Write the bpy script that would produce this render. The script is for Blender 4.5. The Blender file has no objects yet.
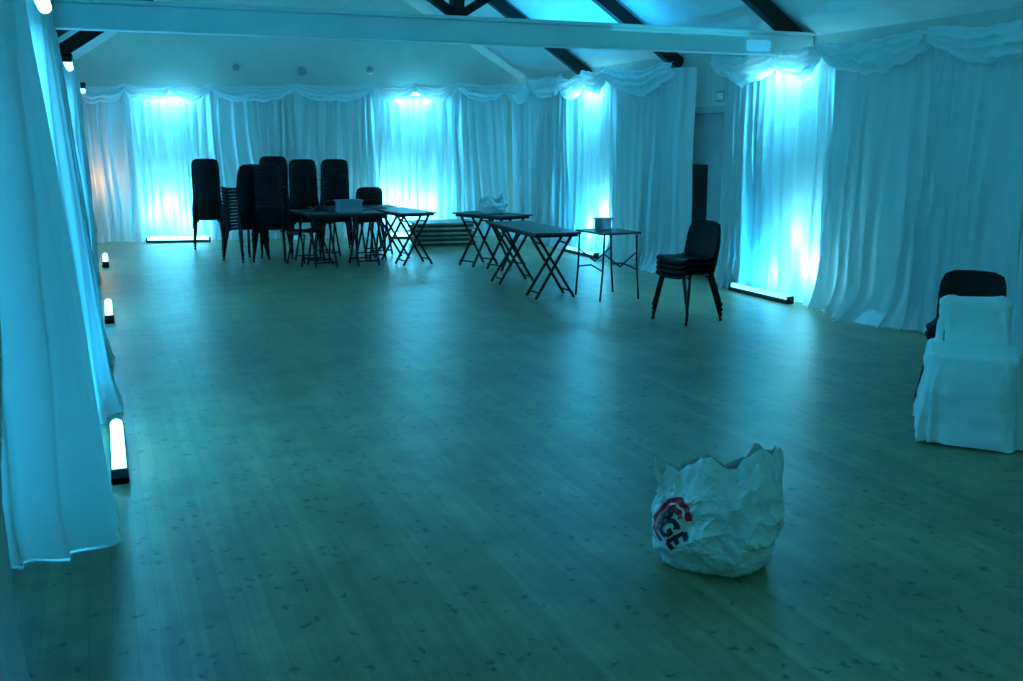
import bpy, bmesh, math, random
from mathutils import Vector, Matrix, noise
from mathutils.bvhtree import BVHTree
random.seed(7)
S=bpy.context.scene; COL=S.collection
S.view_settings.view_transform='Standard'
pi=math.pi
# ---------------------------------------------------------------- materials
def newmat(n):
    m=bpy.data.materials.new(n); m.use_nodes=True
    nt=m.node_tree; b=nt.nodes['Principled BSDF']; return m,nt,b
def principled(n,col,rough=.6,metal=0,bump=0,bscale=40,var=.0,vscale=3,spec=.5):
    m,nt,b=newmat(n)
    b.inputs['Base Color'].default_value=(*col,1); b.inputs['Roughness'].default_value=rough
    b.inputs['Metallic'].default_value=metal; b.inputs['Specular IOR Level'].default_value=spec
    tc=nt.nodes.new('ShaderNodeTexCoord')
    if var>0:
        nz=nt.nodes.new('ShaderNodeTexNoise'); nz.inputs['Scale'].default_value=vscale; nz.inputs['Detail'].default_value=5
        nt.links.new(tc.outputs['Object'],nz.inputs['Vector'])
        r=nt.nodes.new('ShaderNodeValToRGB'); r.color_ramp.elements[0].position=.3; r.color_ramp.elements[1].position=.7
        r.color_ramp.elements[0].color=(*[c*(1-var) for c in col],1); r.color_ramp.elements[1].color=(*[min(1,c*(1+var)) for c in col],1)
        nt.links.new(nz.outputs['Fac'],r.inputs['Fac']); nt.links.new(r.outputs['Color'],b.inputs['Base Color'])
    if bump>0:
        nz=nt.nodes.new('ShaderNodeTexNoise'); nz.inputs['Scale'].default_value=bscale; nz.inputs['Detail'].default_value=4
        nt.links.new(tc.outputs['Object'],nz.inputs['Vector'])
        bp=nt.nodes.new('ShaderNodeBump'); bp.inputs['Strength'].default_value=bump; bp.inputs['Distance'].default_value=.02
        nt.links.new(nz.outputs['Fac'],bp.inputs['Height']); nt.links.new(bp.outputs['Normal'],b.inputs['Normal'])
    return m
def fabric(n,col,trans,bump=.3):
    m=principled(n,col,.9,bump=bump,bscale=14,spec=.1)
    nt=m.node_tree; b=nt.nodes['Principled BSDF']; out=nt.nodes['Material Output']
    t=nt.nodes.new('ShaderNodeBsdfTranslucent'); t.inputs['Color'].default_value=(*col,1)
    mx=nt.nodes.new('ShaderNodeMixShader'); mx.inputs[0].default_value=trans
    nt.links.new(b.outputs[0],mx.inputs[1]); nt.links.new(t.outputs[0],mx.inputs[2]); nt.links.new(mx.outputs[0],out.inputs[0])
    return m
def emit(n,col,s):
    m,nt,b=newmat(n); b.inputs['Base Color'].default_value=(*col,1)
    b.inputs['Emission Color'].default_value=(*col,1); b.inputs['Emission Strength'].default_value=s; return m
CY=(.01,.45,.98)
CT=(.06,.56,1.0)
M_fab=fabric('white_drape_fabric',(.84,.88,.88),.25)
M_sheer=fabric('sheer_voile_fabric',(.86,.9,.9),.5,.5)
M_swag=fabric('swag_fabric',(.88,.92,.92),.3)
M_cover=fabric('chair_cover_fabric',(.93,.95,.95),.08,.25)
M_wall=principled('painted_plaster',(.68,.70,.62),.85,bump=.1,bscale=60,var=.05)
M_ceil=principled('painted_ceiling_boards',(.68,.71,.68),.8,bump=.1,var=.05)
M_white=principled('white_painted_timber',(.90,.91,.88),.5,var=.05)
M_trim=principled('dull_painted_trim',(.46,.49,.48),.6,var=.05)
M_dark=principled('dark_stained_timber',(.014,.010,.009),.6,bump=.2,var=.3,vscale=8,spec=.3)
M_blk=principled('black_polypropylene',(.005,.006,.008),.5,bump=.1,bscale=120,spec=.2)
M_metal=principled('dark_steel_tube',(.01,.01,.012),.45,metal=.6,var=.1)
M_top=principled('worn_table_top_laminate',(.04,.04,.036),.38,bump=.05,var=.3,vscale=5)
M_tleg=principled('dark_table_leg_wood',(.014,.011,.009),.5,var=.3,spec=.3)
M_panel=principled('staging_plywood',(.36,.29,.22),.6,var=.3,vscale=6,bump=.2)
M_pframe=principled('staging_frame_timber',(.10,.075,.05),.7,var=.3,vscale=6)
M_grey=principled('grey_plastic',(.3,.34,.38),.5,var=.1)
M_vent=principled('pale_grey_enamel',(.38,.42,.42),.6,var=.1)
M_box=principled('fixture_black_enamel',(.012,.014,.02),.5,var=.1)
M_glow=emit('cyan_tube_diffuser',(.25,.82,1.0),4.5)
M_glow2=emit('dim_blue_tube_diffuser',(.16,.70,1.0),2.6)
M_door=principled('door_paint',(.5,.53,.52),.6,var=.1)
M_doord=principled('dark_glass_panel',(.012,.014,.016),.3,var=.1)
M_red=principled('red_print_ink',(.95,.006,.03),.5,var=.02)
M_navy=principled('dark_print_ink',(.05,.003,.02),.5,var=.1)
M_clear=emit('lit_ribbed_diffuser',(.08,.55,.8),.5)
M_bag=fabric('white_polythene_film',(.97,.98,.98),.2,.15)
pb=M_bag.node_tree.nodes['Principled BSDF']; pb.inputs['Roughness'].default_value=.34; pb.inputs['Specular IOR Level'].default_value=.7
def floor_mat():
    m,nt,b=newmat('varnished_floorboards'); L=nt.links; N=nt.nodes
    tc=N.new('ShaderNodeTexCoord'); mp=N.new('ShaderNodeMapping'); mp.inputs['Rotation'].default_value=(0,0,pi/2)
    L.new(tc.outputs['Object'],mp.inputs['Vector'])
    br=N.new('ShaderNodeTexBrick'); br.inputs['Scale'].default_value=1; br.inputs['Brick Width'].default_value=3.4; br.inputs['Row Height'].default_value=.075
    br.inputs['Mortar Size'].default_value=.0022; br.inputs['Mortar Smooth'].default_value=.8; br.offset=.37
    br.inputs['Color1'].default_value=(.30,.235,.125,1); br.inputs['Color2'].default_value=(.365,.29,.155,1); br.inputs['Mortar'].default_value=(.235,.18,.095,1)
    L.new(mp.outputs[0],br.inputs['Vector'])
    mg=N.new('ShaderNodeMapping'); mg.inputs['Scale'].default_value=(14,.7,1); L.new(tc.outputs['Object'],mg.inputs['Vector'])
    g=N.new('ShaderNodeTexNoise'); g.inputs['Scale'].default_value=1.6; g.inputs['Detail'].default_value=6; L.new(mg.outputs[0],g.inputs['Vector'])
    gr=N.new('ShaderNodeMapRange'); gr.inputs['From Min'].default_value=.3; gr.inputs['From Max'].default_value=.7; gr.inputs['To Min'].default_value=.78; gr.inputs['To Max'].default_value=1.14
    L.new(g.outputs['Fac'],gr.inputs['Value'])
    mul=N.new('ShaderNodeMix'); mul.data_type='RGBA'; mul.blend_type='MULTIPLY'; mul.inputs[0].default_value=1
    L.new(br.outputs['Color'],mul.inputs[6]); L.new(gr.outputs[0],mul.inputs[7])
    w=N.new('ShaderNodeTexNoise'); w.inputs['Scale'].default_value=1.8; w.inputs['Detail'].default_value=9; w.inputs['Roughness'].default_value=.72; L.new(tc.outputs['Object'],w.inputs['Vector'])
    wr=N.new('ShaderNodeMapRange'); wr.inputs['From Min'].default_value=.35; wr.inputs['From Max'].default_value=.7; wr.inputs['To Min'].default_value=.62; wr.inputs['To Max'].default_value=1.18
    L.new(w.outputs['Fac'],wr.inputs['Value'])
    mul2=N.new('ShaderNodeMix'); mul2.data_type='RGBA'; mul2.blend_type='MULTIPLY'; mul2.inputs[0].default_value=1
    L.new(mul.outputs[2],mul2.inputs[6]); L.new(wr.outputs[0],mul2.inputs[7])
    mk=N.new('ShaderNodeMapping'); mk.inputs['Scale'].default_value=(22,19,1); L.new(tc.outputs['Object'],mk.inputs['Vector'])
    dn=N.new('ShaderNodeTexNoise'); dn.inputs['Scale'].default_value=1.2; dn.inputs['Detail'].default_value=4; L.new(mk.outputs[0],dn.inputs['Vector'])
    add=N.new('ShaderNodeVectorMath'); add.operation='MULTIPLY_ADD'; L.new(dn.outputs['Color'],add.inputs[0]); add.inputs[1].default_value=(1.9,1.9,0); L.new(mk.outputs[0],add.inputs[2])
    flat=N.new('ShaderNodeVectorMath'); flat.operation='MULTIPLY'; flat.inputs[1].default_value=(1,1,0); L.new(add.outputs[0],flat.inputs[0])
    vo=N.new('ShaderNodeTexVoronoi'); vo.voronoi_dimensions='2D'; vo.inputs['Scale'].default_value=1.0; L.new(flat.outputs[0],vo.inputs['Vector'])
    vr=N.new('ShaderNodeMapRange'); vr.inputs['From Min'].default_value=.02; vr.inputs['From Max'].default_value=.42; vr.inputs['To Min'].default_value=.25; vr.inputs['To Max'].default_value=1
    L.new(vo.outputs['Distance'],vr.inputs['Value'])
    sep=N.new('ShaderNodeSeparateColor'); L.new(vo.outputs['Color'],sep.inputs[0])
    gt=N.new('ShaderNodeMath'); gt.operation='GREATER_THAN'; gt.inputs[1].default_value=.9; L.new(sep.outputs[0],gt.inputs[0])
    mx=N.new('ShaderNodeMix'); mx.data_type='FLOAT'; L.new(gt.outputs[0],mx.inputs[0]); mx.inputs[2].default_value=1; L.new(vr.outputs[0],mx.inputs[3])
    mul3=N.new('ShaderNodeMix'); mul3.data_type='RGBA'; mul3.blend_type='MULTIPLY'; mul3.inputs[0].default_value=1
    L.new(mul2.outputs[2],mul3.inputs[6]); L.new(mx.outputs[0],mul3.inputs[7])
    L.new(mul3.outputs[2],b.inputs['Base Color'])
    rr=N.new('ShaderNodeMapRange'); rr.inputs['To Min'].default_value=.24; rr.inputs['To Max'].default_value=.44; L.new(g.outputs['Fac'],rr.inputs['Value']); L.new(rr.outputs[0],b.inputs['Roughness'])
    b.inputs['Specular IOR Level'].default_value=.7
    bp=N.new('ShaderNodeBump'); bp.inputs['Strength'].default_value=.15; bp.inputs['Distance'].default_value=.004
    L.new(mul.outputs[2],bp.inputs['Height']); L.new(bp.outputs[0],b.inputs['Normal'])
    return m
M_floor=floor_mat()
# ---------------------------------------------------------------- helpers
def obj(name,bm,mat,parent=None,smooth=False,loc=(0,0,0),rot=(0,0,0)):
    me=bpy.data.meshes.new(name); bmesh.ops.recalc_face_normals(bm,faces=bm.faces)
    bm.to_mesh(me); bm.free()
    if smooth:
        for p in me.polygons: p.use_smooth=True
    me.materials.append(mat)
    o=bpy.data.objects.new(name,me); o.location=loc; o.rotation_euler=rot
    COL.objects.link(o)
    if parent: o.parent=parent
    return o
def thing(o,label,cat,group=None):
    o['label']=label; o['category']=cat
    if group: o['group']=group
    return o
def structure(o): o['kind']='structure'; return o
def empty(name,loc,rz=0):
    e=bpy.data.objects.new(name,None); e.empty_display_size=.1; e.location=loc; e.rotation_euler=(0,0,rz); COL.objects.link(e); return e
def box(bm,c,s,rot=None,bev=0):
    r=bmesh.ops.create_cube(bm,size=1); vs=r['verts']
    M=Matrix.Translation(c)@(rot.to_4x4() if rot else Matrix())@Matrix.Diagonal((*s,1))
    bmesh.ops.transform(bm,matrix=M,verts=vs)
    if bev>0:
        es=list({e for v in vs for e in v.link_edges}); bmesh.ops.bevel(bm,geom=es,offset=bev,segments=2,affect='EDGES')
def tube(bm,p0,p1,r,n=8,r2=None):
    p0,p1=Vector(p0),Vector(p1); d=p1-p0; L=d.length
    q=d.to_track_quat('Z','Y').to_matrix().to_4x4()
    res=bmesh.ops.create_cone(bm,cap_ends=True,segments=n,radius1=r,radius2=r2 or r,depth=L)
    bmesh.ops.transform(bm,matrix=Matrix.Translation((p0+p1)/2)@q,verts=res['verts'])
def poly_tube(bm,pts,r,n=8):
    for a,b in zip(pts,pts[1:]): tube(bm,a,b,r,n)
    for p in pts[1:-1]:
        res=bmesh.ops.create_icosphere(bm,subdivisions=1,radius=r*1.02); bmesh.ops.translate(bm,verts=res['verts'],vec=p)
def beam(bm,p0,p1,w,h):
    p0,p1=Vector(p0),Vector(p1); d=(p1-p0); q=d.to_track_quat('X','Z').to_matrix()
    box(bm,(p0+p1)/2,(d.length,w,h),q)
def add_mod(o,t,**k):
    m=o.modifiers.new(t.lower(),t)
    for a,v in k.items(): setattr(m,a,v)
    return m
def clone(root,parts,loc,rz=None,rot=None):
    r=root.copy(); COL.objects.link(r); r.location=loc
    if rz is not None: r.rotation_euler=(0,0,rz)
    for p in parts:
        c=p.copy(); COL.objects.link(c); c.parent=r
    return r
# ---------------------------------------------------------------- room
XL,XR,YF=-.55,6.75,-2.5
YB=lambda x:17.85-.22*x
ZW=2.66; XC=(XL+XR)/2; SL=.66; ZR=ZW+SL*(XR-XC)
bm=bmesh.new()
vs=[bm.verts.new(p) for p in [(XL-.3,YF-.3,0),(XR+.3,YF-.3,0),(XR+.3,YB(XR)+.3,0),(XL-.3,YB(XL)+.4,0)]]
lo=[bm.verts.new((v.co.x,v.co.y,-.1)) for v in vs]
bm.faces.new(vs); bm.faces.new(lo[::-1])
for i in range(4): bm.faces.new([vs[i],lo[i],lo[(i+1)%4],vs[(i+1)%4]])
structure(obj('floor',bm,M_floor))
def prism(name,pts,off,mat):
    bm=bmesh.new(); a=[bm.verts.new(p) for p in pts]; b=[bm.verts.new(Vector(p)+Vector(off)) for p in pts]
    bm.faces.new(a); bm.faces.new(b[::-1])
    n=len(pts)
    for i in range(n): bm.faces.new([a[i],b[i],b[(i+1)%n],a[(i+1)%n]])
    return obj(name,bm,mat)
structure(prism('wall_left',[(XL,YF,0),(XL,YB(XL),0),(XL,YB(XL),ZW),(XL,YF,ZW)],(-.15,0,0),M_wall))
D0,D1,DZ=9.85,10.95,1.95
bm=bmesh.new()
for (y0,y1,z0,z1) in [(YF,D0,0,ZW),(D1,YB(XR),0,ZW),(D0,D1,DZ,ZW)]:
    box(bm,(XR+.075,(y0+y1)/2,(z0+z1)/2),(.15,y1-y0,z1-z0))
structure(obj('wall_right',bm,M_wall))
structure(prism('wall_back',[(XL,YB(XL),0),(XR,YB(XR),0),(XR,YB(XR),ZW),(XC,YB(XC),ZR),(XL,YB(XL),ZW)],(0,.15,0),M_wall))
structure(prism('wall_front',[(XL,YF,0),(XR,YF,0),(XR,YF,ZW),(XC,YF,ZR),(XL,YF,ZW)],(0,-.15,0),M_wall))
bm=bmesh.new()
for s in (0,1):
    xe=XL if s==0 else XR
    sec=[(xe,ZW),(XC,ZR),(XC,ZR+.12),(xe,ZW+.12)]
    a=[bm.verts.new((x,YF-.15,z)) for x,z in sec]; b=[bm.verts.new((x,YB(x)+.15,z)) for x,z in sec]
    bm.faces.new(a); bm.faces.new(b[::-1])
    for i in range(4): bm.faces.new([a[i],b[i],b[(i+1)%4],a[(i+1)%4]])
structure(obj('ceiling',bm,M_ceil))
bm=bmesh.new(); box(bm,(XR+.09,(D0+D1)/2,DZ/2),(.045,D1-D0-.02,DZ-.01))
door=structure(obj('door_1',bm,M_door))
bm=bmesh.new(); box(bm,(XR+.06,D1-.27,.92),(.012,.42,.84),bev=.004); obj('glass_panel',bm,M_doord,door)
bm=bmesh.new(); tube(bm,(XR+.065,D0+.09,1.02),(XR+.03,D0+.09,1.02),.012); tube(bm,(XR+.03,D0+.09,1.02),(XR+.03,D0+.2,1.02),.01); obj('handle',bm,M_metal,door)
bm=bmesh.new()
box(bm,(XR-.012,D0-.035,DZ/2),(.03,.07,DZ)); box(bm,(XR-.012,D1+.035,DZ/2),(.03,.07,DZ)); box(bm,(XR-.012,(D0+D1)/2,DZ+.035),(.03,D1-D0+.14,.07))
structure(obj('trim_1',bm,M_trim))
for nm,(p,s) in {'baseboard_right':((XR-.01,(YF+D0)/2,.07),(.02,D0-YF-.08,.14)),'baseboard_left':((XL+.01,7.6,.07),(.02,20,.14))}.items():
    bm=bmesh.new(); box(bm,p,s); structure(obj(nm,bm,M_white))
# ---------------------------------------------------------------- roof trusses
def rafter_truss(Y,tie):
    e=empty('roof_truss',(XC,Y,ZW))
    for sgn in (-1,1):
        xe=(XR-.02 if sgn>0 else XL+.02)
        bm=bmesh.new(); beam(bm,(xe-XC,0,-.12),(0,0,ZR-ZW-.12),.10,.15); obj('rafter',bm,M_dark,e)
    if tie:
        bm=bmesh.new(); box(bm,(0,0,-.10),(XR-XL-.04,.18,.19),bev=.012); box(bm,(0,0,.01),(XR-XL-.04,.24,.03),bev=.006); obj('tie_beam',bm,M_white,e)
        bm=bmesh.new(); box(bm,(-.12,0,.92),(.10,.12,1.8)); obj('king_post',bm,M_dark,e)
        for sgn in (-1,1):
            bm=bmesh.new(); beam(bm,(-.12+sgn*.02,0,.04),(sgn*1.7-.06,0,1.1),.08,.07); obj('strut',bm,M_dark,e)
    else:
        bm=bmesh.new(); box(bm,(0,0,1.75),(2.2,.08,.14)); obj('collar_beam',bm,M_dark,e)
    thing(e,'roof truss with white painted tie beam and dark timbers' if tie else 'dark stained timber roof truss against white ceiling','roof truss','roof trusses of the hall')
rafter_truss(8.6,True)
for y in (11.05,13.55): rafter_truss(y,False)
for x,z,r in ((2.19,2.79,.06),(3.22,2.73,.09),(4.31,2.77,.06)):
    bm=bmesh.new()
    res=bmesh.ops.create_cone(bm,cap_ends=True,segments=24,radius1=r,radius2=r*.8,depth=.04)
    for k in range(3):
        rr=r*(.25+.2*k)
        for i in range(20):
            a=i*2*pi/20;b=(i+1)*2*pi/20
            tube(bm,(rr*math.cos(a),rr*math.sin(a),.022),(rr*math.cos(b),rr*math.sin(b),.022),.004,5)
    o=obj('wall_vent',bm,M_vent,loc=(x,YB(x)-.02,z),rot=(pi/2,0,0)); thing(o,'small round grey vent on the white gable wall','vent','round vents on the gable wall')
bm=bmesh.new(); box(bm,(0,0,0),(.26,.05,.10),bev=.01)
for i in range(4): box(bm,(0,-.028,-.035+.022*i),(.22,.006,.008))
thing(obj('emergency_light',bm,M_clear,loc=(6.05,8.485,2.54)),'small pale ribbed light fitting on the tie beam','light fitting')
bm=bmesh.new(); box(bm,(0,0,0),(.02,.17,.12),bev=.004); pl=obj('wall_plaque',bm,M_grey,loc=(XR-.012,10.14,2.13))
bm=bmesh.new(); box(bm,(-.012,0,0),(.006,.13,.08)); obj('face_plate',bm,M_white,pl)
thing(pl,'small white plaque with grey border above the door frame','plaque')
# ---------------------------------------------------------------- drapes
def resample(path,ds):
    pts=[Vector((*p,0)) for p in path]; out=[]
    cum=[0]
    for a,b in zip(pts,pts[1:]): cum.append(cum[-1]+(b-a).length)
    n=max(8,int(cum[-1]/ds))
    for i in range(n+1):
        s=cum[-1]*i/n
        k=0
        while k<len(pts)-2 and cum[k+1]<s: k+=1
        t=(s-cum[k])/max(1e-9,cum[k+1]-cum[k]); out.append(pts[k].lerp(pts[k+1],t))
    return out,cum[-1]
def drape(path,z1,nrm,mat,label,amp=.05,pl=.16,flare=.06,z0=.005,seed=0,rows=34,bulge=0,group='wall drapes around the hall',name='drape',pathtop=None):
    ds=min(.025,pl/8); pts,L=resample(path,ds); n=len(pts)
    tp=pts
    if pathtop:
        tp,_=resample(pathtop,ds*.999)
        tp=[tp[min(len(tp)-1,int(round(i*(len(tp)-1)/(n-1))))] for i in range(n)]
    bm=bmesh.new(); nv=Vector((*nrm,0)).normalized(); grid=[]
    for j in range(rows+1):
        v=j/rows
        row=[]
        for i in range(n):
            s=L*i/(n-1)
            ph=2*pi*(s/pl+1.7*noise.noise(Vector((s*1.3,seed*7.1,v*.35)))+.6*noise.noise(Vector((s*4,seed,v*.9))))
            a=amp*(.45+.55*(1-v)**.8)*(1+1.1*noise.noise(Vector((s*2.1,seed*3.3,5+v*.5))))
            w=math.sin(ph)+.35*math.sin(2.1*ph+1+2*v)+.9*noise.noise(Vector((s*5,seed,v*2.2)))
            off=a*w
            k=max(0,1-v/.14); off+=flare*k*k*(1+.8*math.sin(s*4+seed)+1.2*noise.noise(Vector((s*6,seed,3)))) 
            off+=bulge*math.sin(pi*v)
            p=pts[i].lerp(tp[i],v)
            i0=max(0,i-3); i1=min(n-1,i+3); tg=(pts[i1]-pts[i0]).normalized()
            nn=Vector((tg.y,-tg.x,0))
            if nn.dot(nv)<0 and abs(nn.dot(nv))>.05: nn=-nn
            nn=(nn*.7+nv*.6).normalized()
            q=p+nn*off+tg*(.02*math.cos(ph)*(1-v)+.03*noise.noise(Vector((s*.7,seed,v*2))))
            z=z0+(z1-z0)*v
            if j==0: z+=.02*max(0,noise.noise(Vector((s*3,seed,9))))
            row.append(bm.verts.new((q.x,q.y,z)))
        grid.append(row)
    for j in range(rows):
        for i in range(n-1): bm.faces.new([grid[j][i],grid[j][i+1],grid[j+1][i+1],grid[j+1][i]])
    o=obj(name,bm,mat,smooth=True)
    thing(o,label,'curtain',group); return o
LBL='full length white fabric drape in deep folds against wall'
LBS='sheer white voile drape glowing cyan from tube lights'
yb=lambda x:17.55-.22*x
def bk(x0,x1,o=0): return [(x0,yb(x0)-o),(x1,yb(x1)-o)]
drape(bk(-.3,.55,.06),2.42,(0,-1),M_fab,LBL,seed=1,pl=.14)
drape(bk(.45,1.75,.0),2.46,(0,-1),M_sheer,LBS,amp=.045,pl=.14,seed=2)
drape(bk(1.68,4.28,.06),2.46,(0,-1),M_fab,LBL,seed=3,pl=.14)
drape(bk(4.22,5.6,.0),2.46,(0,-1),M_sheer,LBS,amp=.045,pl=.14,seed=4)
drape(bk(5.54,6.45,.05),2.46,(0,-1),M_fab,LBL,seed=5,pl=.13)
drape([(6.5,16.0),(6.5,13.72)],2.48,(-1,0),M_fab,LBL,seed=6,pl=.15)
drape([(6.56,13.85),(6.56,12.25)],2.48,(-1,0),M_sheer,LBS,amp=.045,pl=.16,seed=7)
drape([(6.5,12.35),(6.48,10.7),(6.6,10.5)],2.48,(-1,0),M_fab,LBL,seed=8,pl=.15,flare=.1)
drape([(6.62,9.82),(6.5,9.7),(6.5,9.1)],2.48,(-1,0),M_fab,LBL,seed=9,pl=.14,flare=.1)
drape([(6.56,9.2),(6.56,7.9)],2.48,(-1,0),M_sheer,LBS,amp=.05,pl=.16,seed=10,flare=.03)
drape([(6.5,8.0),(6.48,5.6)],2.48,(-1,0),M_fab,LBL,seed=11,pl=.19,amp=.045,flare=.14)
drape([(6.5,5.62),(6.5,2.6)],2.48,(-1,0),M_fab,LBL,seed=12,pl=.19,amp=.045,flare=.14)
LBLL='long white drape bulging out from wall beside floor light'
drape([(-.47,-.6),(-.38,1.5),(-.35,3.25),(-.50,3.35)],2.44,(1,0),M_fab,LBLL,seed=20,amp=.03,pl=.3,flare=.02)
drape([(-.50,4.18),(-.26,4.2),(-.075,4.28),(-.055,4.55),(-.13,4.9)],2.44,(1,0),M_fab,LBLL,seed=21,amp=.024,pl=.3,flare=.04,pathtop=[(-.5,4.25),(-.38,4.25),(-.27,4.3),(-.26,4.6),(-.27,4.95)])
drape([(-.44,4.9),(-.44,6.1)],2.44,(1,0),M_sheer,LBS,seed=22,amp=.02,pl=.12,flare=.0)
drape([(-.50,6.1),(-.25,6.12),(-.05,6.2),(-.08,7.8),(-.13,9.1)],2.44,(1,0),M_fab,LBLL,seed=23,amp=.03,pl=.2,flare=.03,pathtop=[(-.5,6.15),(-.36,6.15),(-.22,6.2),(-.23,7.8),(-.25,9.1)])
drape([(-.44,9.1),(-.44,11.0)],2.44,(1,0),M_sheer,LBS,seed=24,amp=.02,pl=.12,flare=0)
drape([(-.50,10.9),(-.28,10.92),(-.17,11.0),(-.17,13.5)],2.44,(1,0),M_fab,LBLL,seed=25,amp=.03,pl=.17,flare=.03)
drape([(-.44,13.5),(-.44,15.4)],2.44,(1,0),M_sheer,LBS,seed=26,amp=.02,pl=.12,flare=0)
drape([(-.50,15.3),(-.3,15.32),(-.2,15.4),(-.2,17.2)],2.44,(1,0),M_fab,LBLL,seed=27,amp=.03,pl=.17,flare=.03)
# ---------------------------------------------------------------- swags
def swag(p0,p1,nrm,zt,sag=.2,end=.1,seed=0,out=.1):
    p0,p1=Vector((*p0,0)),Vector((*p1,0)); L=(p1-p0).length; n=max(24,int(L/.025)); rows=30
    nv=Vector((*nrm,0)); bm=bmesh.new(); g=[]
    for j in range(rows+1):
        v=j/rows; row=[]
        for i in range(n+1):
            u=i/n; c=4*u*(1-u); c=c**.8
            drop=v*(end+sag*c)+.05*noise.noise(Vector((u*3,seed,0)))*v+.025*noise.noise(Vector((u*L*7,seed,4)))*v
            z=zt-drop-.05*c+.04*noise.noise(Vector((u*L*2.5,seed*2,1)))+.02*noise.noise(Vector((u*L*8,seed*2,1)))
            f=math.sin(v*pi*7+2.6*noise.noise(Vector((u*3.5,v*2,seed)))+1.2*math.sin(u*pi))
            o=out*(.35+.65*math.sin(pi*min(1,v*1.05))**.6)+.015*f*(.4+c)+.045*noise.noise(Vector((u*L*4,v*4,seed)))+.018*noise.noise(Vector((u*L*12,v*5,seed)))
            q=p0.lerp(p1,u)+nv*o
            row.append(bm.verts.new((q.x,q.y,z)))
        g.append(row)
    for j in range(rows):
        for i in range(n): bm.faces.new([g[j][i],g[j][i+1],g[j+1][i+1],g[j+1][i]])
    o=obj('swag_valance',bm,M_swag,smooth=True)
    thing(o,'scalloped white fabric swag along the top of drapes','valance','swag valances above the wall drapes')
for k,(a,b) in enumerate([(-.25,.45),(.45,1.1),(1.1,1.75),(1.75,3.0),(3.0,4.22),(4.22,4.9),(4.9,5.6),(5.6,6.4)]):
    swag((a,yb(a)-.14),(b,yb(b)-.14),(0,-1),2.50+.012*a,sag=.14,seed=k,out=.13,end=.12)
for k,(a,b) in enumerate([(15.9,14.9),(14.9,13.75),(13.75,13.0),(13.0,12.3),(12.3,10.55)]):
    swag((6.42,a),(6.42,b),(-1,0),2.55+.04*(k%2),sag=.15,seed=10+k,out=.12,end=.15)
for k,(a,b) in enumerate([(9.75,8.6),(8.6,7.95),(7.95,6.6),(6.6,5.2),(5.2,3.8)]):
    swag((6.42,a),(6.42,b),(-1,0),2.55,sag=.14,seed=20+k,out=.10,end=.14)
for k,(a,b) in enumerate([(3.0,4.4),(4.4,6.1),(6.1,7.7),(7.7,9.3),(9.3,10.9),(10.9,13.4),(13.4,15.3),(15.3,17.1)]):
    swag((-.40,a),(-.40,b),(1,0),2.54,sag=.06,seed=30+k,out=.06,end=.07)
# ---------------------------------------------------------------- light fixtures
def lamp(nm,loc,rot,sx,sy,pw,col=CY,parent=None):
    l=bpy.data.lights.new(nm,'AREA'); l.shape='RECTANGLE'; l.size=sx; l.size_y=sy; l.energy=pw; l.color=col
    o=bpy.data.objects.new(nm,l); o.location=loc; o.rotation_euler=rot; COL.objects.link(o)
    if parent: o.parent=parent
    return o
def fixture(loc,rz,L,pw,tilt,top=False,lw=None,arm=.3,glow=None):
    e=empty('tube_light' ,loc,rz)
    bm=bmesh.new()
    box(bm,(0,0,.02),(L,.085,.04),bev=.006); box(bm,(L/2-.012,0,.04),(.024,.08,.075),bev=.005); box(bm,(-L/2+.012,0,.04),(.024,.08,.075),bev=.005)
    obj('housing',bm,M_box,e)
    bm=bmesh.new(); rr=.034 if glow is None else .026
    res=bmesh.ops.create_cone(bm,cap_ends=True,segments=16,radius1=rr,radius2=rr,depth=L-.05)
    bmesh.ops.rotate(bm,verts=bm.verts,matrix=Matrix.Rotation(pi/2,3,'Y')); bmesh.ops.translate(bm,verts=bm.verts,vec=(0,0,.034+rr))
    obj('tube',bm,glow or M_glow,e,smooth=True)
    lamp('tube_lamp',(0,0,.115),(pi+tilt,0,0),lw or L-.1,.05,pw,col=CT if top else CY,parent=e)
    if top:
        e.rotation_euler=(pi,0,rz)
        for s in (-1,1):
            bm=bmesh.new(); box(bm,(s*L*.35,arm/2,.01),(.03,arm,.012)); box(bm,(s*L*.35,arm-.006,.01),(.06,.012,.08)); obj('bracket',bm,M_box,e)
    thing(e,'cyan glowing tube light in black housing under the swag' if top else 'cyan glowing tube light in black housing on floor','light','tube lights along the walls')
    return e
PF,PT=22,44
for y,k in ((5.45,2.4),(10.1,1.7),(14.45,1.5)): fixture((-.02,y,0),-pi/2,.9,PF*k,.5)
for y,x,z in ((5.45,-.2,2.38),(10.1,-.19,2.37),(14.45,-.13,2.34)): fixture((x,y,z),-pi/2,.9,PT*.75,0,True,arm=x+.54)
fixture((6.40,8.75,0),pi/2,1.05,PF,.5,lw=.5,glow=M_glow2)
fixture((6.36,13.0,0),pi/2,1.0,PF,.5,lw=.5,glow=M_glow2)
fixture((6.44,8.6,2.46),pi/2,1.0,PT,0,True,lw=.6,arm=.31)
fixture((6.44,13.05,2.46),pi/2,1.0,PT,0,True,lw=.6,arm=.31)
th=math.atan(-.22)
for x in (1.1,4.9):
    fixture((x,yb(x)-.27,0),pi+th,1.0,PF,.5,lw=.5)
    fixture((x,yb(x)-.13,2.44),pi+th,1.0,PT,0,True,lw=.6,arm=.38)
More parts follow.
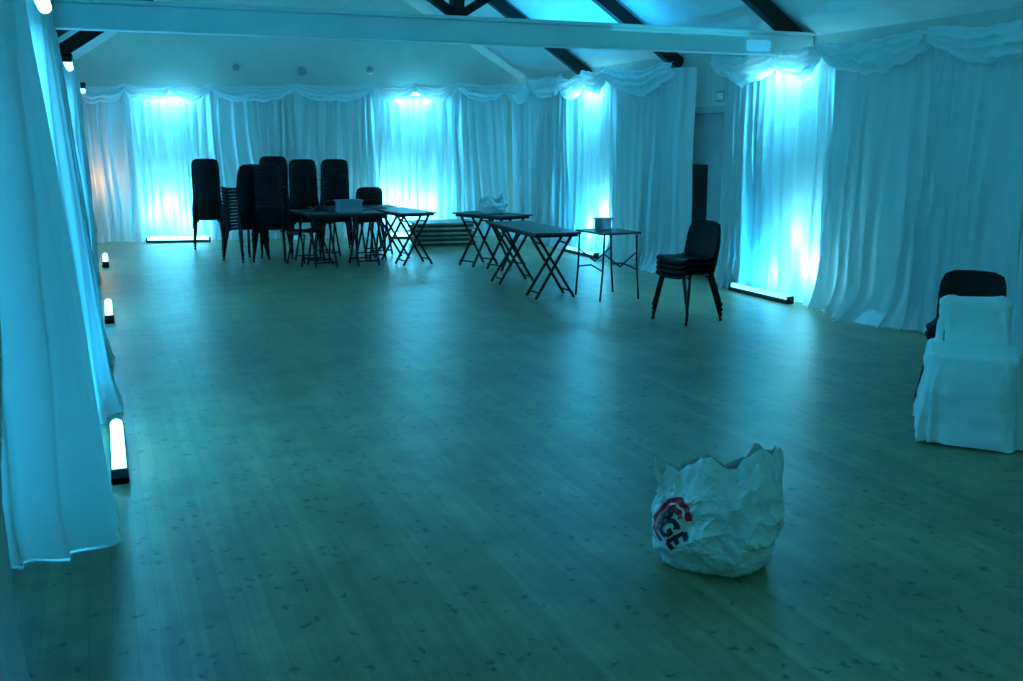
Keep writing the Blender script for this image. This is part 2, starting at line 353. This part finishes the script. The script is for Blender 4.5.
def hotspot(x,y,ax,pw,z=.0,col=(.16,.70,1)):  # made-up lamp, added to put hot spots on the drapes
    e=empty('added_hotspot_lamp',(x,y,z))
    bm=bmesh.new(); tube(bm,(0,0,0),(0,0,.02),.05,16); tube(bm,(0,0,.02),(0,0,.12),.025,12,.04); obj('base',bm,M_box,e)
    bm=bmesh.new(); bmesh.ops.create_uvsphere(bm,u_segments=12,v_segments=8,radius=.028); bmesh.ops.translate(bm,verts=bm.verts,vec=(0,0,.145)); obj('bulb',bm,M_glow,e,smooth=True)
    l=bpy.data.lights.new('hotspot_light','POINT'); l.energy=pw; l.color=col; l.shadow_soft_size=.04
    o=bpy.data.objects.new('hotspot_light',l); o.location=(0,0,.26+.12*ax); COL.objects.link(o); o.parent=e
    thing(e,'added uplighter standing behind the sheer drape','light','added hot spot lamps by the drapes')
for x,p,a in ((.8,12,1.5),(1.05,22,3),(1.35,14,.5),(4.6,24,3.2),(4.85,24,1.5),(5.15,20,2.5)): hotspot(x,YB(x)-.10,a,p)
for y,p,a in ((12.75,24,2.8),(13.15,14,1),(8.2,20,1),(8.45,13,3.5),(8.8,7,0)): hotspot(6.69,y,a,p)
hotspot(-.3,5.8,3,9,col=(.02,.5,.95)); hotspot(-.3,10.5,3,9,col=(.02,.5,.95))  # added to brighten the left drape panels
# ---------------------------------------------------------------- chairs
def chair_parts():
    root=empty('stacking_chair',(0,0,0))
    prof=[(-.215,.405),(-.205,.43),(-.17,.44),(-.08,.432),(.02,.425),(.10,.425),(.155,.437),(.185,.475),(.203,.54),(.222,.62),(.242,.69),(.258,.745),(.266,.77)]
    wid=[.18,.195,.202,.205,.205,.203,.198,.195,.197,.20,.195,.175,.12]
    bm=bmesh.new(); g=[]; K=12
    for k,((y,z),w) in enumerate(zip(prof,wid)):
        row=[]
        for i in range(K+1):
            u=-1+2*i/K; lift=.022*abs(u)**3 if k<7 else 0; fw=-.03*abs(u)**2.5 if k>=7 else 0
            row.append(bm.verts.new((u*w,y+fw,z+lift)))
        g.append(row)
    for a,b in zip(g,g[1:]):
        for i in range(K): bm.faces.new([a[i],a[i+1],b[i+1],b[i]])
    bmesh.ops.recalc_face_normals(bm,faces=bm.faces)
    bmesh.ops.solidify(bm,geom=bm.faces[:],thickness=.009)
    parts=[obj('seat_shell',bm,M_blk,root,smooth=True)]
    for sx in (-1,1):
        for y0,y1 in ((-.13,-.21),(.11,.235)):
            bm=bmesh.new(); poly_tube(bm,[(sx*.13,y0,.416),(sx*.165,y0,.408),(sx*.215,y1,.012)],.011); tube(bm,(sx*.215,y1,.0),(sx*.214,y1,.03),.014)
            parts.append(obj('leg',bm,M_metal,root,smooth=True))
    return root,parts
croot,cparts=chair_parts()
CH='stacks of black chairs'
def stack(x,y,rz,n,label,dz=.045,grp=CH):
    for i in range(n):
        c=clone(croot,cparts,(x+random.uniform(-.004,.004),y+random.uniform(-.004,.004),i*dz),rz+random.uniform(-.02,.02))
        thing(c,label,'chair',grp)
LB='black plastic stacking chair in a tall stack'
stack(1.49,16.05,pi-.1,14,LB+' by the drapes')
stack(1.78,14.15,pi+.5,13,LB+' turned sideways')
stack(2.14,14.0,pi-.4,13,LB+' turned sideways')
stack(2.36,15.15,pi-.1,15,LB+' behind the tables')
stack(2.78,15.05,pi-.2,14,LB+' behind the tables')
stack(3.22,14.95,pi-.15,14,LB+' behind the tables')
stack(3.68,14.8,pi-.1,5,'black plastic stacking chair in a low stack behind tables')
stack(4.93,7.85,-pi/2+.25,4,'black plastic chair in a low stack near drapes',grp='stack of four black chairs')
stack(4.97,4.66,-pi/4-.16,2,'black plastic chair stacked behind the covered chair',grp='black chairs behind the covered chair')
stack(2.5,13.35,-1.3,1,'single black plastic chair beside folding table',grp=CH)
cc=clone(croot,cparts,(4.47,4.11,0),-pi/4+.02); cc.name='covered_chair'; cc.scale=(.80,.96,.92)
thing(cc,'chair wearing a loose white fabric cover to the floor','chair')
for o in [croot]+cparts: bpy.data.objects.remove(o)
bm=bmesh.new()
def loop(z,w,yf,ybk,wav,nseg=140,e=.28,crumple=.012):
    row=[]
    for i in range(nseg):
        a=2*pi*i/nseg; c,s=math.cos(a),math.sin(a)
        x=w*math.copysign(abs(c)**e,c); y=(yf+ybk)/2+(ybk-yf)/2*math.copysign(abs(s)**e,s)
        k=1+wav*math.sin(a*9+1.6*math.sin(a*3)+z*2)
        n_=crumple*(noise.noise(Vector((x*7,y*7,z*5)))+.6*noise.noise(Vector((x*16,y*16,z*14))))
        row.append(bm.verts.new((x*k+n_,y*k+n_,z+.012*noise.noise(Vector((math.cos(a)*2,math.sin(a)*2,z*3))))))
    return row
def bridge(rs,cap=True):
    for a,b in zip(rs,rs[1:]):
        n=len(a)
        for i in range(n): bm.faces.new([a[i],a[(i+1)%n],b[(i+1)%n],b[i]])
    if cap: bm.faces.new(rs[-1])
rs=[]
for k in range(21):
    t=k/20; rs.append(loop(.014+.50*t,.34-.045*t,-.34+.06*t,.33-.04*t,.05*(1-t)**1.2+.008,crumple=.024))
rs.append(loop(.533,.290,-.265,.27,0)); rs.append(loop(.542,.27,-.23,.25,0)); rs.append(loop(.538,.13,-.14,.14,0,crumple=.02))
bridge(rs)
rs=[]
for k in range(24):
    t=k/23; z=.485+.335*t; w=.246-.006*t+.005*math.sin(t*8)
    w-=.07*max(0,(t-.86)/.14)**2.2
    yc=.215+.035*t; th_=.064-.008*t-.03*max(0,(t-.88)/.12)**2
    rs.append(loop(z,w,yc-th_,yc+th_,.012,e=.28,crumple=.016))
bridge(rs)
cov=obj('chair_cover',bm,M_cover,cc,smooth=True); cov['label']='loose white fabric chair cover with wavy hem'
# ---------------------------------------------------------------- tables
def xtable(x,y,rz,L,W,h=.70,label='',grp='folding trestle tables'):
    e=empty('folding_table',(x,y,0),rz)
    bm=bmesh.new(); box(bm,(0,0,h-.01),(W,L,.02),bev=.004); obj('table_top',bm,M_top,e)
    bm=bmesh.new()
    for s in (-1,1): box(bm,(s*(W/2-.03),0,h-.035),(.022,L-.1,.03))
    for s in (-1,1): box(bm,(0,s*(L/2-.06),h-.035),(W-.08,.022,.03))
    obj('apron',bm,M_tleg,e)
    for s in (-1,1):
        yy=s*(L/2-.22)
        for d in (-1,1):
            bm=bmesh.new()
            for q in (-.14,.14):
                beam(bm,(d*(W/2-.04),yy+q+d*.012,.01),(-d*(W/2-.08),yy+q*.8+d*.012,h-.05),.02,.026)
            tube(bm,(d*(W/2-.07),yy-.15,.07),(d*(W/2-.07),yy+.15,.07),.010)
            tube(bm,(-d*(W/2-.12),yy-.13,h-.12),(-d*(W/2-.12),yy+.13,h-.12),.010)
            obj('leg',bm,M_tleg,e)
    thing(e,label,'table',grp); return e
LT='dark folding trestle table with crossed wooden legs'
xtable(4.35,10.15,-.04,1.6,.52,label=LT)
xtable(4.66,12.15,.35,1.0,.52,label=LT+' holding a plastic bag')
xtable(2.90,13.05,pi/2,1.0,.5,label=LT+' near the chair stacks')
xtable(3.75,13.2,.12,1.2,.5,label=LT+' near the chair stacks')
xtable(3.0,13.65,pi/2+.05,1.3,.5,label=LT+' near the chair stacks')
xtable(3.3,14.2,pi/2,1.2,.45,label=LT+' near the chair stacks')
e=empty('folding_table',(4.86,9.3,0),.05)
bm=bmesh.new(); box(bm,(0,0,.70),(.46,.58,.02),bev=.004); obj('table_top',bm,M_top,e)
for s in (-1,1):
    bm=bmesh.new()
    poly_tube(bm,[(s*.19,-.26,.69),(s*.205,-.26,.30),(s*.23,-.26,.012)],.011); poly_tube(bm,[(s*.19,.26,.69),(s*.205,.26,.30),(s*.23,.26,.012)],.011)
    poly_tube(bm,[(s*.205,-.26,.32),(s*.19,0,.36),(s*.205,.26,.32)],.009)
    obj('leg',bm,M_metal,e)
for q in (-.26,.26):
    bm=bmesh.new(); poly_tube(bm,[(-.19,q,.5),(0,q,.36),(.19,q,.5)],.008); obj('brace',bm,M_metal,e)
thing(e,'small square table with thin bent steel legs','table')
def tub(name,loc,rz,w,d,h,mat,label,cat):
    bm=bmesh.new(); 
    box(bm,(0,0,.006),(w*.86,d*.86,.012))
    for (cx,cy,sx,sy) in ((0,d/2-.01,w,.012),(0,-d/2+.01,w,.012),(w/2-.01,0,.012,d),(-w/2+.01,0,.012,d)): box(bm,(cx*.97,cy*.97,h/2),(sx,sy,h))
    for (cx,cy,sx,sy) in ((0,d/2,w+.03,.025),(0,-d/2,w+.03,.025),(w/2,0,.025,d+.03),(-w/2,0,.025,d+.03)): box(bm,(cx,cy,h),(sx,sy,.02),bev=.004)
    return thing(obj(name,bm,mat,loc=loc,rot=(0,0,rz)),label,cat)
tub('storage_tub',(3.0,13.08,.702),.1,.30,.22,.15,M_grey,'grey plastic tub with rim on folding table','tub')
tub('small_box',(4.88,9.45,.712),.3,.14,.12,.11,M_grey,'small grey open box on the square table','box')
for i in range(5):
    e=empty('staging_panel',(4.98+random.uniform(-.03,.03),15.2+random.uniform(-.03,.03),i*.072),-.15+random.uniform(-.03,.03))
    bm=bmesh.new(); box(bm,(0,0,.058),(1.0,.75,.026),bev=.004); obj('deck',bm,M_panel,e)
    bm=bmesh.new()
    for yy in (-.28,0,.28): box(bm,(0,yy,.0225),(.86,.05,.045))
    for xx in (-.42,.42): box(bm,(xx,0,.0225),(.05,.6,.044))
    obj('frame',bm,M_pframe,e)
    thing(e,'brown wooden staging panel lying in a low pile','staging panel','pile of wooden staging panels')
# ---------------------------------------------------------------- plastic bags
def bag(name,loc,rz,w,d,h,seed,topf,label,cat,cr=.03,close=.3,n=72,rows=26,calm=None,smooth=False):
    rnd=random.Random(seed)
    bm=bmesh.new(); g=[]
    for j in range(rows+1):
        v=j/rows; row=[]
        for i in range(n):
            a=2*pi*(i+.5*(j%2)+(.38*rnd.uniform(-1,1) if 0<j else 0))/n; c,s=math.cos(a),math.sin(a)
            vv=v+(rnd.uniform(-.38,.38)/rows if 0<j<rows else 0)
            e=.8
            prof=(.84+.17*math.sin(min(1,vv/.42)*pi/2)) - .04*vv + .08*noise.noise(Vector((c*1.5,s*1.5,seed)))*(1-vv)
            cl=close*max(0,(vv-.35)/.65)**1.2
            x=w/2*math.copysign(abs(c)**e,c)*prof; y=d/2*math.copysign(abs(s)**e,s)*prof*(1-cl)
            H=h*topf(a)
            P=Vector((x*5,y*5,vv*2.0))
            r1=1-abs(noise.noise(P*1.0+Vector((seed,0,0))))*2
            r2=1-abs(noise.noise(P*2.1+Vector((0,seed,0))))*2
            r3=1-abs(noise.noise(P*4.2+Vector((0,0,seed))))*2
            k=cr*((r1-.6)*.8+(r2-.6)*.6+(r3-.6)*.3)*min(1,.3+vv*2.2)*(1-.6*cl)+rnd.uniform(-.0022,.0022)
            if calm is not None:
                da=abs((a-calm+pi)%(2*pi)-pi); k*=1-.6*math.exp(-(da/.6)**2)*math.exp(-((vv-.42)/.25)**2)
            rad=Vector((x,y,0)).normalized()
            z=H*vv**1.02+.025*noise.noise(P*2)*vv
            if vv<.08: k-=.010*(1-max(0,vv)/.08)**2
            row.append(bm.verts.new((x+rad.x*k,y+rad.y*k,max(.002,z))))
        g.append(row)
    for j,(a,b) in enumerate(zip(g,g[1:])):
        for i in range(n):
            p,q,r,t=a[i],a[(i+1)%n],b[(i+1)%n],b[i]
            if j%2: bm.faces.new([p,q,r]); bm.faces.new([p,r,t])
            else: bm.faces.new([p,q,t]); bm.faces.new([q,r,t])
    bm.faces.new(g[0][::-1])
    bmesh.ops.recalc_face_normals(bm,faces=bm.faces)
    bvh=BVHTree.FromBMesh(bm)
    o=obj(name,bm,M_bag,smooth=smooth,loc=loc,rot=(0,0,rz)); add_mod(o,'SOLIDIFY',thickness=.0010,offset=-1)
    return thing(o,label,cat),bvh
def saw(x): 
    x=x/(2*pi)%1; return (x/.7 if x<.7 else (1-x)/.3)
def topA(a):
    t=.86+.14*math.cos(a-.15)
    t+=.09*saw(5*a+.6)+.08*saw(-9*a+1)+.06*saw(17*a)+.03*saw(29*a)
    return t
an=-pi/2-.85
b1,bvh=bag('carrier_bag',(2.16,3.17,0),-.62,.49,.40,.42,3.1,topA,'crumpled open white plastic carrier bag with red logo','bag',cr=.056,close=.98,n=82,rows=31,calm=an)
def project(strokes,wd,org,ux,uy,mat,name,nrm,lift=.003):
    bm=bmesh.new()
    for st in strokes:
        P=[]
        for a,b in zip(st,st[1:]):
            m=max(2,int(math.dist(a,b)/.004))
            for k in range(m): P.append((a[0]+(b[0]-a[0])*k/m,a[1]+(b[1]-a[1])*k/m))
        P.append(st[-1]); prev=None
        for k,p in enumerate(P):
            q=P[min(k+1,len(P)-1)]; r=P[max(k-1,0)]
            tx,ty=q[0]-r[0],q[1]-r[1]; l=math.hypot(tx,ty) or 1; nx,ny=-ty/l,tx/l
            pair=[]
            for s in (-1,-.33,.33,1):
                c=org+ux*(p[0]+nx*wd*s)+uy*(p[1]+ny*wd*s)
                hit=bvh.ray_cast(c+nrm*.5,-nrm)
                if hit[0] is None: pair=None;break
                pair.append(bm.verts.new(hit[0]+nrm*lift))
            if pair and prev:
                for s in range(3): bm.faces.new([prev[s],prev[s+1],pair[s+1],pair[s]])
            prev=pair
    return obj(name,bm,mat,b1)
def arc(cx,cy,r,a0,a1,n=24): return [(cx+r*math.cos(a0+(a1-a0)*i/n),cy+r*math.sin(a0+(a1-a0)*i/n)) for i in range(n+1)]
nrm=Vector((math.cos(an),math.sin(an),0)); tg=Vector((-nrm.y,nrm.x,0)); up=Vector((0,0,1))
rt=math.radians(-42); ux=(tg*math.cos(rt)+up*math.sin(rt)); uy=(-tg*math.sin(rt)+up*math.cos(rt))
org=Vector((0,0,.195))+tg*(-.025)
project([arc(0,.0,.072,.9,5.5,48),arc(0,.0,.046,1.1,4.9,36)],.009,org,ux,uy,M_red,'printed_ring',nrm)
R_=[[(0,0),(0,.06)],[(0,.06),(.02,.06),(.032,.048),(.02,.032),(0,.032)],[(.012,.032),(.034,0)]]
G_=[arc(.068,.03,.028,.7,5.6,20),[(.092,.012),(.092,.03),(.072,.03)]]
E_=[[(.115,0),(.115,.06)],[(.115,.06),(.15,.06)],[(.115,.03),(.145,.03)],[(.115,0),(.15,0)]]
project([[(x*.95-.035,y*.95-.03) for x,y in s] for s in R_+G_+E_],.0078,org,ux,uy,M_navy,'printed_lettering',nrm,lift=.006)
bag('plastic_bag',(4.68,12.15,.70),.3,.40,.28,.25,8.2,lambda a:.8+.15*math.sin(2*a+1)+.1*math.sin(5*a),'crumpled white plastic bag on the folding table','bag',cr=.05,close=.5,n=48,rows=16)
# ---------------------------------------------------------------- added fill lights, corner lamp, world
lamp('hall_fill_light',(3.1,1.0,2.5),(0,0,0),5,4,15,(.06,.54,.54))  # added overhead fill, no real lamp of the hall
lamp('entrance_fill_light',(1.8,-2.2,2.0),(math.radians(84),0,math.radians(-20)),2.4,1.2,24,(.07,.54,.62))  # added fill behind the camera for upright faces
lamp('side_fill_light',(2.2,5.0,3.7),(0,math.radians(-72),0),1.2,3,20,(.03,.50,.72))  # added fill for the right wall drapes, kept out of frame
lamp('ceiling_fill_light',(5.2,6.0,2.62),(pi,0,0),1.5,6,24,(.03,.50,.80))  # added fill that brightens the ceiling
lamp('ceiling_fill_light',(5.7,12.0,2.7),(pi,0,0),.6,3,38,(.015,.40,1.0))  # added blue fill for the right roof slope
lamp('ceiling_fill_light',(3.0,12.6,2.62),(pi,0,0),3.5,1.5,30,(.08,.58,.60))  # added fill for the far ceiling and gable
l=bpy.data.lights.new('corner_lamp','POINT'); l.energy=4; l.color=(1,.42,.08); l.shadow_soft_size=.05
o=bpy.data.objects.new('corner_lamp',l); o.location=(-.08,17.2,1.0); COL.objects.link(o)
w=bpy.data.worlds.new('World'); S.world=w; w.use_nodes=True
w.node_tree.nodes['Background'].inputs[0].default_value=(.02,.2,.25,1); w.node_tree.nodes['Background'].inputs[1].default_value=.05
# ---------------------------------------------------------------- camera
cam=bpy.data.cameras.new('camera'); co=bpy.data.objects.new('camera',cam); COL.objects.link(co)
cam.sensor_width=36; cam.lens=1000/1023*36; cam.clip_start=.05
co.location=(0,0,1.65); co.rotation_euler=(math.radians(90-11.42),0,math.radians(-22.1))
S.camera=co
